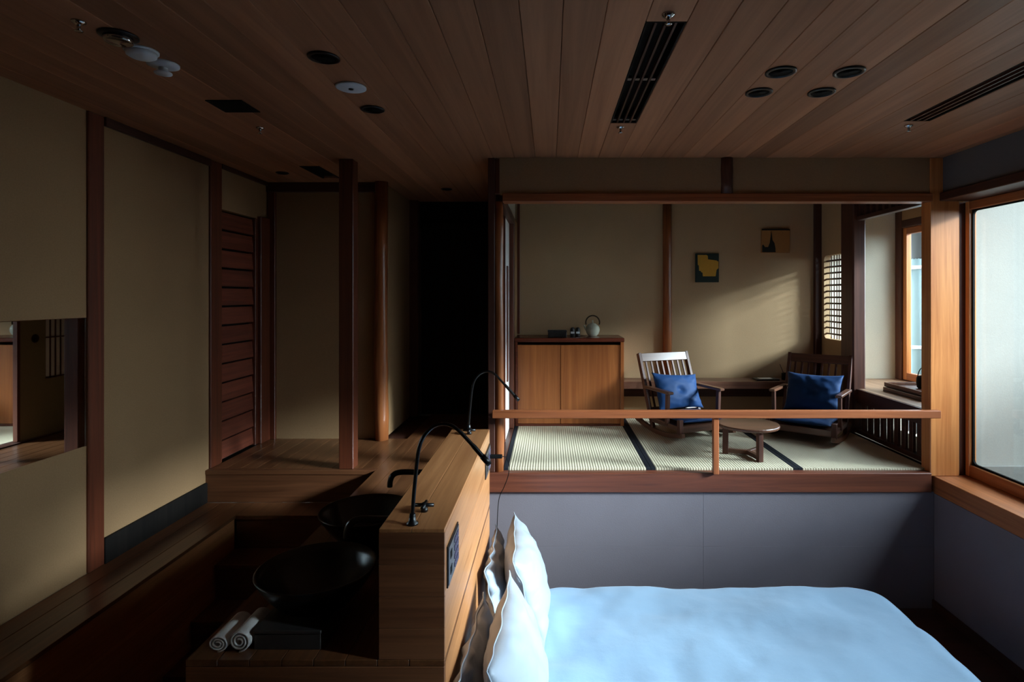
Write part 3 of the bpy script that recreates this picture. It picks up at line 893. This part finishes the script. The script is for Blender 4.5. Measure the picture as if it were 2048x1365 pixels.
def pillow_data(wd, ht, th, seed=0, n=30, wr=.010, sag=0.0, dimple=False, flange=.012):
    """pillow in its own frame: y = width, z = height (from 0), x = thickness"""
    V, Fc = [], []
    idx = {}
    for s in (1, -1):
        for j in range(n + 1):
            for i in range(n + 1):
                u, v = 2 * i / n - 1, 2 * j / n - 1
                rim = i in (0, n) or j in (0, n)
                if rim and s == -1:
                    idx[(s, i, j)] = idx[(1, i, j)]
                    continue
                eu, ev = abs(u), abs(v)
                py = u * wd / 2 * (1 - .09 * (1 - ev ** 2.5) * eu ** 3)
                pz = v * ht / 2 * (1 - .10 * (1 - eu ** 2.5) * ev ** 3)
                t = max(0, (1 - eu ** 2.6) * (1 - ev ** 2.6)) ** .62
                px = s * th / 2 * t
                d = 1 - max(eu, ev)
                e = math.exp(-d * 5)
                rad_ = noise.noise(Vector((u * 4.0 + v * 2.2, v * 4.0 - u * 1.5, seed + s * 3.7))) * wr
                crease = noise.noise(Vector((math.atan2(v, u) * 5.0, d * 2.0, seed * 2.0 + s))) * wr * 2.6 * e
                if not rim:
                    px += s * (rad_ + crease) * min(1, t * 3)
                else:
                    px += noise.noise(Vector((u * 3, v * 3, seed + 9))) * wr * 1.2
                if dimple:
                    px -= s * th * .22 * math.exp(-((u * 6) ** 2 + (v * 6) ** 2))
                pz -= sag * (u + 1) / 2 * (v + 1) / 2
                idx[(s, i, j)] = len(V)
                V.append((px, py, pz + ht / 2))
    for s in (1, -1):
        for j in range(n):
            for i in range(n):
                q = (idx[(s, i, j)], idx[(s, i + 1, j)], idx[(s, i + 1, j + 1)], idx[(s, i, j + 1)])
                Fc.append(q if s == 1 else q[::-1])
    rimloop = [(i, 0) for i in range(n)] + [(n, j) for j in range(n)] + [(n - i, n) for i in range(n)] + [(0, n - j) for j in range(n)]
    return V, Fc, [V[idx[(1, i, j)]] for i, j in rimloop]

def pillow(name, label, cat, loc, rot, wd, ht, th, mat, seed, group, wr=.010, sag=0, piping=None, dimple=False, scale=1.0):
    v, f, rim = pillow_data(wd, ht, th, seed, wr=wr, sag=sag, dimple=dimple)
    t = thing(name, label, cat, loc, group)
    t['_loc'] = (0, 0, 0)
    mesh_obj('cover', v, f, mat, t, True, local=True)
    if piping:
        tube('piping', rim + [rim[0]], piping, mat, t, 6, local=True)
    t.rotation_euler = rot
    return t
PG = 'white pillows leaning on the headboard'
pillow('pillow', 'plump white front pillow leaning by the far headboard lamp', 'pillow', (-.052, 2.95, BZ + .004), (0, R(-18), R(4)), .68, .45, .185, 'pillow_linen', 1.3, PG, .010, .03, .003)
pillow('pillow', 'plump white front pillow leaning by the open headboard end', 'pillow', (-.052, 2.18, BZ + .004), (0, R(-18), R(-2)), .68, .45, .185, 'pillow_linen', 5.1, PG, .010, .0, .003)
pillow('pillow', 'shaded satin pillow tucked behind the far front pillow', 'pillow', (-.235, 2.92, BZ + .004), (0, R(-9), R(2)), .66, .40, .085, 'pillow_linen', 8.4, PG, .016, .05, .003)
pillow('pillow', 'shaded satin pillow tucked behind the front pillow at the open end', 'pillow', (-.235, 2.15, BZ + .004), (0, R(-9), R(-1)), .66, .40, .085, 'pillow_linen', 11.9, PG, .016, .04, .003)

# ================================================================= MIRROR
mr = thing('wall_mirror', 'long frameless mirror on the tan plaster wall', 'mirror', (XL + .01, 2.0, .413))
box('glass_sheet', XL, XL + .008, 1.15, 2.772, .413, 1.035, 'mirror', mr, .002)
box('edge_strip', XL, XL + .010, 2.772, 2.780, .413, 1.035, 'chrome', mr, .001)

# ================================================================= CABINET and things on it
cb = thing('cabinet', 'low wooden cabinet with two orange sliding doors', 'cabinet', (.157, 5.22, .0015))
cb['_loc'] = (.157, 5.22, 0)
CBX0, CBX1, CBY0, CBY1 = -.305, .646, 5.02, 5.425
box('side', CBX0, CBX0 + .022, CBY0, CBY1, 0, .735, 'cabinet_dark', cb, .002)
box('side', CBX1 - .030, CBX1, CBY0, CBY1, 0, .735, 'cabinet_door', cb, .002)
box('back', CBX0 + .022, CBX1 - .030, CBY1 - .012, CBY1, 0, .735, 'cabinet_dark', cb)
box('bottom', CBX0 + .022, CBX1 - .030, CBY0 + .004, CBY1 - .012, 0, .016, 'cabinet_dark', cb)
box('top', CBX0 - .005, CBX1 + .003, CBY0 - .008, YB - .03, .735, .770, 'cabinet_dark', cb, .004)
box('door', CBX0 + .023, .094, CBY0 + .012, CBY0 + .030, .018, .708, 'cabinet_door', cb, .002)
box('door', .096, CBX1 - .031, CBY0 + .008, CBY0 + .026, .018, .708, 'cabinet_door', cb, .002)

tp = thing('teapot', 'cream ceramic teapot with a dark hooped handle on the cabinet', 'teapot', (.392, 5.28, .770))
TX, TY, TZ = .392, 5.28, .770
lathe('body', [(.030, 0), (.038, .004), (.054, .022), (.063, .045), (.0655, .062), (.060, .085), (.045, .103), (.032, .110), (.020, .113)], TX, TY, TZ, 'celadon', tp, 36)
ld = lathe('lid', [(.036, .106), (.036, .109), (.026, .116), (.010, .120), (.006, .125), (.006, .136), (.009, .142), (.004, .147)], TX, TY, TZ, 'celadon', tp, 28)
tube('spout', smooth_path([(TX - .052, TY, TZ + .055), (TX - .068, TY, TZ + .075), (TX - .078, TY, TZ + .10)], 5), [.014, .013, .012, .011, .010, .010, .009, .008, .008, .007, .007], 'celadon', tp, 12)
hpts = []
for i in range(25):
    a = R(-18 + 216 * i / 24)
    hpts.append((TX + .063 * math.cos(a), TY, TZ + .125 + .063 * math.sin(a) * 1.0))
tube('handle', hpts, .0062, 'rattan', tp, 10)

for i, (cx, lab) in enumerate(((.205, 'black domed tea canister with a white label beside the black box'), (.252, 'black domed tea canister with a white label beside the teapot'))):
    t = thing('tea_canister', lab, 'canister', (cx, 5.22, .77), 'tea canisters on the cabinet')
    lathe('body', [(.021, 0), (.0225, .003), (.0225, .050), (.021, .066), (.016, .078), (.008, .083), (.001, .084)], cx, 5.22, .77, 'black_lacquer', t, 24)
    box('label', cx - .017, cx + .017, 5.2 - .0045, 5.2 - .001, .798, .816, 'label_white', t)
o = thing('tea_box', 'flat black lacquer box on the cabinet', 'box', (.062, 5.17, .77))
box('body', -.018, .148, 5.115, 5.215, .77, .815, 'black_lacquer', o, .003)
box('lid', -.020, .150, 5.113, 5.217, .8155, .832, 'black_lacquer', o, .003)

# ================================================================= ROCKING CHAIRS
def bar_data(p, q, wx, wy, bev=.002):
    """rectangular stick from p to q in the local frame (mostly vertical or leaning in y)"""
    p, q = Vector(p), Vector(q)
    d = (q - p); L_ = d.length
    v, f = box_data(-wx / 2, wx / 2, -wy / 2, wy / 2, 0, L_, bev)
    rot = Vector((0, 0, 1)).rotation_difference(d.normalized()).to_matrix()
    return [tuple(rot @ Vector(a) + p) for a in v], f

def rocking_chair(label, loc, rz):
    t = thing('rocking_chair', label, 'chair', loc, 'low rocking chairs in the tatami room')
    hw = .243
    def zr(y):
        return (y - .06) ** 2 / (2 * 1.25)
    for s in (-1, 1):
        x = s * hw
        V, Fc = [], []
        n = 16
        for i in range(n + 1):
            y = -.27 + .72 * i / n
            z = zr(y)
            V += [(x - .014, y, z), (x + .014, y, z), (x + .014, y, z + .034), (x - .014, y, z + .034)]
        for i in range(n):
            a = 4 * i
            for k in range(4):
                Fc.append((a + k, a + (k + 1) % 4, a + 4 + (k + 1) % 4, a + 4 + k))
        Fc += [(3, 2, 1, 0), (4 * n, 4 * n + 1, 4 * n + 2, 4 * n + 3)]
        mesh_obj('rocker', V, Fc, 'walnut_y', t, local=True)
        v, f = bar_data((x, -.225, zr(-.225) + .03), (x, -.225, .176), .034, .038)
        mesh_obj('leg', v, f, 'post_dark', t, local=True)
        v, f = bar_data((x, .16, zr(.16) + .03), (x, .395, .635), .026, .042)
        mesh_obj('back_post', v, f, 'post_dark', t, local=True)
        box('side_rail', x - .012, x + .012, -.206, .18, .085, .122, 'walnut_y', t, .002, True)
        v, f = bar_data((s * (hw + .006), -.055, .10), (s * (hw + .006), -.065, .352), .026, .034)
        mesh_obj('arm_post', v, f, 'post_dark', t, local=True)
        box('armrest', s * (hw + .006) - .024, s * (hw + .006) + .024, -.115, .275, .352, .374, 'walnut_y', t, .005, True)
    box('front_rail', -hw + .018, hw - .018, -.235, -.213, .072, .124, 'walnut', t, .003, True)
    box('seat_board', -hw + .013, hw - .013, -.212, .19, .105, .120, 'walnut', t, .002, True)
    d = Vector((0, .235, .57)).normalized()
    def back(zf):
        return Vector((0, .16 + .235 * (zf - .05) / .585, zf))
    a, b = back(.565), back(.632)
    v, f = bar_data((0, a.y - .006, a.z), (0, b.y - .006, b.z), 2 * hw - .026, .024)
    mesh_obj('top_rail', v, f, 'walnut', t, local=True)
    a, b = back(.16), back(.195)
    v, f = bar_data((0, a.y, a.z), (0, b.y, b.z), 2 * hw - .026, .022)
    mesh_obj('lower_rail', v, f, 'walnut', t, local=True)
    for i in range(8):
        x = -hw + .054 + i * (2 * hw - .108) / 7
        a, b = back(.195), back(.567)
        v, f = bar_data((x, a.y, a.z), (x, b.y, b.z), .017, .013, .0015)
        mesh_obj('slat', v, f, 'post_dark', t, local=True)
    t.rotation_euler = (0, 0, rz)
    return t

def place(loc, rz, x, y, z):
    c, s = math.cos(rz), math.sin(rz)
    return (loc[0] + c * x - s * y, loc[1] + s * x + c * y, loc[2] + z)

chairs = (((1.150, 4.760, 0.0), R(22), 'low dark rocking chair with blue cushions standing next to the cabinet', 'next to the cabinet'),
          ((2.085, 4.650, 0.0), R(-38), 'low dark rocking chair with blue cushions standing next to the nook shelf', 'next to the nook shelf'))
for k, (loc, rz, lab, where) in enumerate(chairs):
    rocking_chair(lab, loc, rz)
    # seat cushion: flat pad
    p = place(loc, rz, 0, .172, .120 + .034)
    t = pillow('seat_cushion', 'flat blue seat pad on the rocking chair ' + where, 'cushion', p, (0, 0, 0), .445, .41, .068, 'indigo', 2.2 + k, 'seat pads of the rocking chairs', .003, 0)
    t.rotation_euler = (Matrix.Rotation(rz, 3, 'Z') @ Matrix.Rotation(R(90), 3, 'X') @ Matrix.Rotation(R(90), 3, 'Z')).to_euler()
    p = place(loc, rz, 0, .100, .178)
    t = pillow('back_cushion', 'square blue tufted cushion leaning in the rocking chair ' + where, 'cushion', p, (0, 0, 0), .445, .335, .12, 'indigo', 6.2 + k, 'back cushions of the rocking chairs', .006, .035 if k == 0 else .0, None, True)
    t.rotation_euler = (Matrix.Rotation(rz, 3, 'Z') @ Matrix.Rotation(R(-22), 3, 'X') @ Matrix.Rotation(R(-90), 3, 'Z')).to_euler()

# round table
rt = thing('round_table', 'low round walnut table with three joined legs', 'table', (1.413, 4.10, .0015))
rt['_loc'] = (1.413, 4.10, 0)
TXc, TYc = 1.413, 4.10
lathe('top', [(.195, .205), (.208, .208), (.212, .214), (.212, .224), (.209, .229), (.2, .230)], TXc, TYc, 0, 'walnut', rt, 48, smooth=False)
for a in (-80, 40, 160):
    a = R(a)
    c, s = math.cos(a), math.sin(a)
    v, f = box_data(.135, .175, -.017, .017, 0, .2045, .002)
    v = [(TXc + c * x - s * y, TYc + s * x + c * y, z) for x, y, z in v]
    mesh_obj('leg', v, f, 'post_dark', rt)
    v, f = box_data(.0, .1345, -.015, .015, .008, .038, .002)
    v = [(TXc + c * x - s * y, TYc + s * x + c * y, z) for x, y, z in v]
    mesh_obj('stretcher', v, f, 'walnut', rt)

# ================================================================= SMALL THINGS IN THE ALCOVE
def poly_prism(pts, y0, y1):
    n = len(pts)
    V = [(x, y0, z) for x, z in pts] + [(x, y1, z) for x, z in pts]
    Fc = [tuple(range(n)), tuple(range(2 * n - 1, n - 1, -1))]
    for i in range(n):
        j = (i + 1) % n
        Fc.append((i, n + i, n + j, j))
    return V, Fc

a1 = thing('gold_panel_picture', 'small dark panel picture with a stepped gold patch', 'picture', (1.486, YB, 1.268))
box('panel', 1.377, 1.595, YB - .030, YB, 1.268, 1.540, 'art_green', a1, .003)
g = [(1.394, 1.526), (1.478, 1.526), (1.489, 1.516), (1.492, 1.484), (1.570, 1.474), (1.590, 1.462), (1.590, 1.400), (1.580, 1.392), (1.572, 1.385), (1.563, 1.324), (1.444, 1.324), (1.440, 1.360), (1.428, 1.362), (1.425, 1.374), (1.408, 1.376), (1.405, 1.428), (1.396, 1.430)]
v, f = poly_prism(g, YB - .033, YB - .030)
mesh_obj('gold_patch', v, f, 'gold', a1)
a2 = thing('brown_panel_picture', 'small brown panel picture with dark spire shapes', 'picture', (2.13, YB, 1.548))
box('panel', 2.0, 2.265, YB - .030, YB, 1.548, 1.770, 'art_brown', a2, .003)
g = [(2.003, 1.551), (2.003, 1.615), (2.012, 1.625), (2.03, 1.600), (2.06, 1.600), (2.075, 1.64), (2.083, 1.70), (2.088, 1.755), (2.094, 1.72), (2.100, 1.665), (2.118, 1.64), (2.128, 1.59), (2.13, 1.551)]
v, f = poly_prism(g, YB - .033, YB - .030)
mesh_obj('dark_shape', v, f, 'art_dark', a2)
box('top_edge', 2.0, 2.265, YB - .034, YB - .030, 1.758, 1.770, 'art_dark', a2)

t = thing('writing_tray', 'black tray with a white card on the wall desk', 'tray', (1.985, 5.28, .367))
box('tray', 1.88, 2.09, 5.225, 5.345, .367, .381, 'black_lacquer', t, .004)
box('card', 1.915, 2.035, 5.25, 5.32, .381, .3825, 'white_paper', t)
t = thing('pen_holder', 'small dark pot with a slanted pen on the wall desk', 'pot', (2.17, 5.29, .367))
lathe('pot', [(.030, 0), (.033, .003), (.033, .060), (.030, .062), (.029, .012)], 2.165, 5.29, .367, 'black_matte', t, 24)
tube('pen', [(2.168, 5.29, .380), (2.118, 5.30, .510)], .0035, 'post_dark', t, 8)

for k, (x0, y0, z0, lab) in enumerate(((2.71, 4.18, .367, 'lower dark wooden tray of the stack on the nook shelf'), (2.73, 4.20, .402, 'upper dark wooden tray of the stack on the nook shelf'))):
    t = thing('wooden_tray', lab, 'tray', (x0 + .2, y0 + .2, z0), 'stacked trays in the nook')
    box('bottom', x0, x0 + .36, y0, y0 + .50, z0, z0 + .010, 'dark_y', t, .002)
    for (xa, xb, ya, yb) in ((x0, x0 + .012, y0, y0 + .5), (x0 + .348, x0 + .36, y0, y0 + .5), (x0 + .012, x0 + .348, y0, y0 + .012), (x0 + .012, x0 + .348, y0 + .488, y0 + .5)):
        box('edge', xa, xb, ya, yb, z0 + .010, z0 + .033, 'walnut_y', t, .002)
t = thing('iron_kettle', 'small black iron kettle on the stacked trays', 'kettle', (2.93, 4.50, .412))
lathe('body', [(.040, 0), (.050, .01), (.056, .05), (.054, .085), (.040, .10), (.012, .106), (.012, .118), (.004, .122)], 2.93, 4.50, .412, 'black_matte', t, 28)
tube('handle', [(2.93 + .052 * math.cos(R(a)), 4.50, .412 + .085 + .085 * math.sin(R(a))) for a in range(0, 181, 12)], .004, 'black_matte', t, 8)

# ================================================================= CEILING FITTINGS
def downlight(x, y, r, label, group):
    t = thing('downlight', label, 'downlight', (x, y, ZC), group)
    lathe('trim_ring', [(r, -.001), (r, -.006), (r * .80, -.008), (r * .76, .0), (r * .76, -.001)], x, y, ZC, 'black_metal', t, 40)
    lathe('lens', [(r * .76, -.003), (r * .5, -.0025), (r * .2, -.002), (.001, -.002)], x, y, ZC, 'black_matte', t, 32)
G4 = 'four recessed downlights over the bed'
downlight(.925, 2.305, .060, 'black downlight over the bed, on the headboard side, away from the alcove', G4)
downlight(1.199, 2.305, .060, 'black downlight over the bed, on the window side, away from the alcove', G4)
downlight(.922, 2.537, .058, 'black downlight over the bed, on the headboard side, closer to the alcove', G4)
downlight(1.198, 2.537, .058, 'black downlight over the bed, on the window side, closer to the alcove', G4)
downlight(-.852, 2.165, .058, 'black downlight over the basins on the free side of the white disc', 'downlights over the basins')
downlight(-.854, 2.767, .056, 'black downlight over the basins between white disc and corridor', 'downlights over the basins')
downlight(-1.955, 4.20, .045, 'small black downlight over the corridor step by the clapboard door', 'downlights of the corridor')
downlight(-.87, 4.84, .045, 'small black downlight in front of the dark corridor door', 'downlights of the corridor')

t = thing('ceiling_disc', 'flat white ceiling disc with a small centre hole over the basins', 'sensor', (-.855, 2.47, ZC))
lathe('plate', [(.064, -.001), (.064, -.007), (.058, -.010), (.016, -.011), (.001, -.011)], -.855, 2.47, ZC, 'white_plastic', t, 40)
lathe('centre', [(.010, -.011), (.010, -.014), (.001, -.014)], -.855, 2.47, ZC, 'black_metal', t, 20)
t = thing('smoke_detector', 'plain domed white smoke detector over the ledge', 'detector', (-1.498, 2.108, ZC))
lathe('base', [(.056, 0), (.056, -.006), (.052, -.008)], -1.498, 2.108, ZC, 'white_plastic', t, 36)
lathe('dome', [(.050, -.008), (.048, -.020), (.036, -.027), (.001, -.029)], -1.498, 2.108, ZC, 'white_plastic', t, 36)
t = thing('heat_detector', 'white detector with a small hanging disc over the ledge', 'detector', (-1.50, 2.23, ZC))
lathe('base', [(.056, 0), (.055, -.008), (.040, -.014), (.030, -.016)], -1.50, 2.23, ZC, 'white_plastic', t, 36)
lathe('neck', [(.016, -.016), (.016, -.034)], -1.50, 2.23, ZC, 'white_plastic', t, 20)
lathe('disc', [(.001, -.034), (.030, -.034), (.031, -.037), (.029, -.040), (.001, -.040)], -1.50, 2.23, ZC, 'white_plastic', t, 30)
t = thing('emergency_light', 'chrome-ringed dark emergency light beside the smoke detectors', 'light', (-1.49, 1.985, ZC))
lathe('base', [(.060, 0), (.060, -.005), (.050, -.007)], -1.49, 1.985, ZC, 'black_metal', t, 36)
lathe('ring', [(.036, -.007), (.044, -.008), (.044, -.022), (.040, -.026), (.036, -.022)], -1.49, 1.985, ZC, 'chrome', t, 36)
lathe('lens', [(.036, -.009), (.030, -.016), (.001, -.019)], -1.49, 1.985, ZC, 'black_glaze', t, 30)

def sprinkler(x, y, label):
    t = thing('sprinkler', label, 'sprinkler', (x, y, ZC), 'chrome ceiling sprinklers')
    lathe('escutcheon', [(.021, 0), (.020, -.005), (.010, -.010), (.008, -.012)], x, y, ZC, 'chrome', t, 24)
    lathe('body', [(.006, -.012), (.006, -.026), (.004, -.030)], x, y, ZC, 'chrome', t, 14)
    lathe('deflector', [(.001, -.031), (.012, -.031), (.012, -.033), (.001, -.034)], x, y, ZC, 'chrome', t, 18)
sprinkler(.378, 1.838, 'chrome sprinkler at the bed end of the wide ceiling grille')
sprinkler(.375, 3.062, 'chrome sprinkler at the alcove end of the wide ceiling grille')
sprinkler(1.893, 3.035, 'chrome sprinkler at the end of the grille by the window')
sprinkler(-1.545, 1.885, 'chrome sprinkler beside the emergency light')
sprinkler(-1.55, 3.075, 'chrome sprinkler over the stair by the black ceiling hatch')

def grille(x0, x1, y0, y1, label, ns=3, cross=(.53,)):
    t = thing('ceiling_grille', label, 'grille', ((x0 + x1) / 2, (y0 + y1) / 2, ZC), 'slotted ceiling grilles')
    box('backing', x0 - .01, x1 + .01, y0, y1, 2.112, 2.119, 'black_matte', t)
    for xx in (x0, x1 - .006):
        box('side', xx, xx + .006, y0, y1, ZC + .001, 2.11, 'black_wood', t)
    for yy in (y0, y1 - .006):
        box('end', x0 + .006, x1 - .006, yy, yy + .006, ZC + .001, 2.11, 'black_wood', t)
    for i in range(ns):
        xx = x0 + (x1 - x0) * (i + 1) / (ns + 1)
        box('slat', xx - .004, xx + .004, y0 + .006, y1 - .006, ZC + .001, ZC + .018, 'dark_y', t)
    for c in cross:
        yy = y0 + (y1 - y0) * c
        for i in range(ns + 1):
            xa = x0 + (x1 - x0) * i / (ns + 1) + .008; xb = x0 + (x1 - x0) * (i + 1) / (ns + 1) - .008
            box('spacer', xa, xb, yy - .012, yy + .012, ZC + .008, ZC + .020, 'steel', t)
grille(.317, .450, 1.892, 2.998, 'long slotted wooden grille in the ceiling over the pillows', 3, (.47, .97))
grille(1.824, 1.957, 1.862, 2.964, 'long slotted wooden grille in the ceiling by the window', 3, ())
t = thing('ceiling_hatch', 'square black opening in the ceiling over the stair', 'vent', (-1.50, 2.725, ZC))
box('frame', -1.585, -1.415, 2.64, 2.81, ZC - .004, ZC, 'black_matte', t, .001)
box('opening', -1.570, -1.430, 2.655, 2.795, ZC - .005, ZC - .0041, 'black_matte', t)
t = thing('ceiling_slot', 'dark rectangular vent in the corridor ceiling behind the square post', 'vent', (-1.672, 4.195, ZC))
box('backing', -1.742, -1.598, 3.992, 4.398, 2.06, 2.066, 'black_matte', t)
box('frame', -1.740, -1.728, 3.992, 4.398, ZC - .002, 2.06, 'black_wood', t)
box('frame', -1.612, -1.600, 3.992, 4.398, ZC - .002, 2.06, 'black_wood', t)

for o in bpy.data.objects:
    if '_loc' in o:
        del o['_loc']
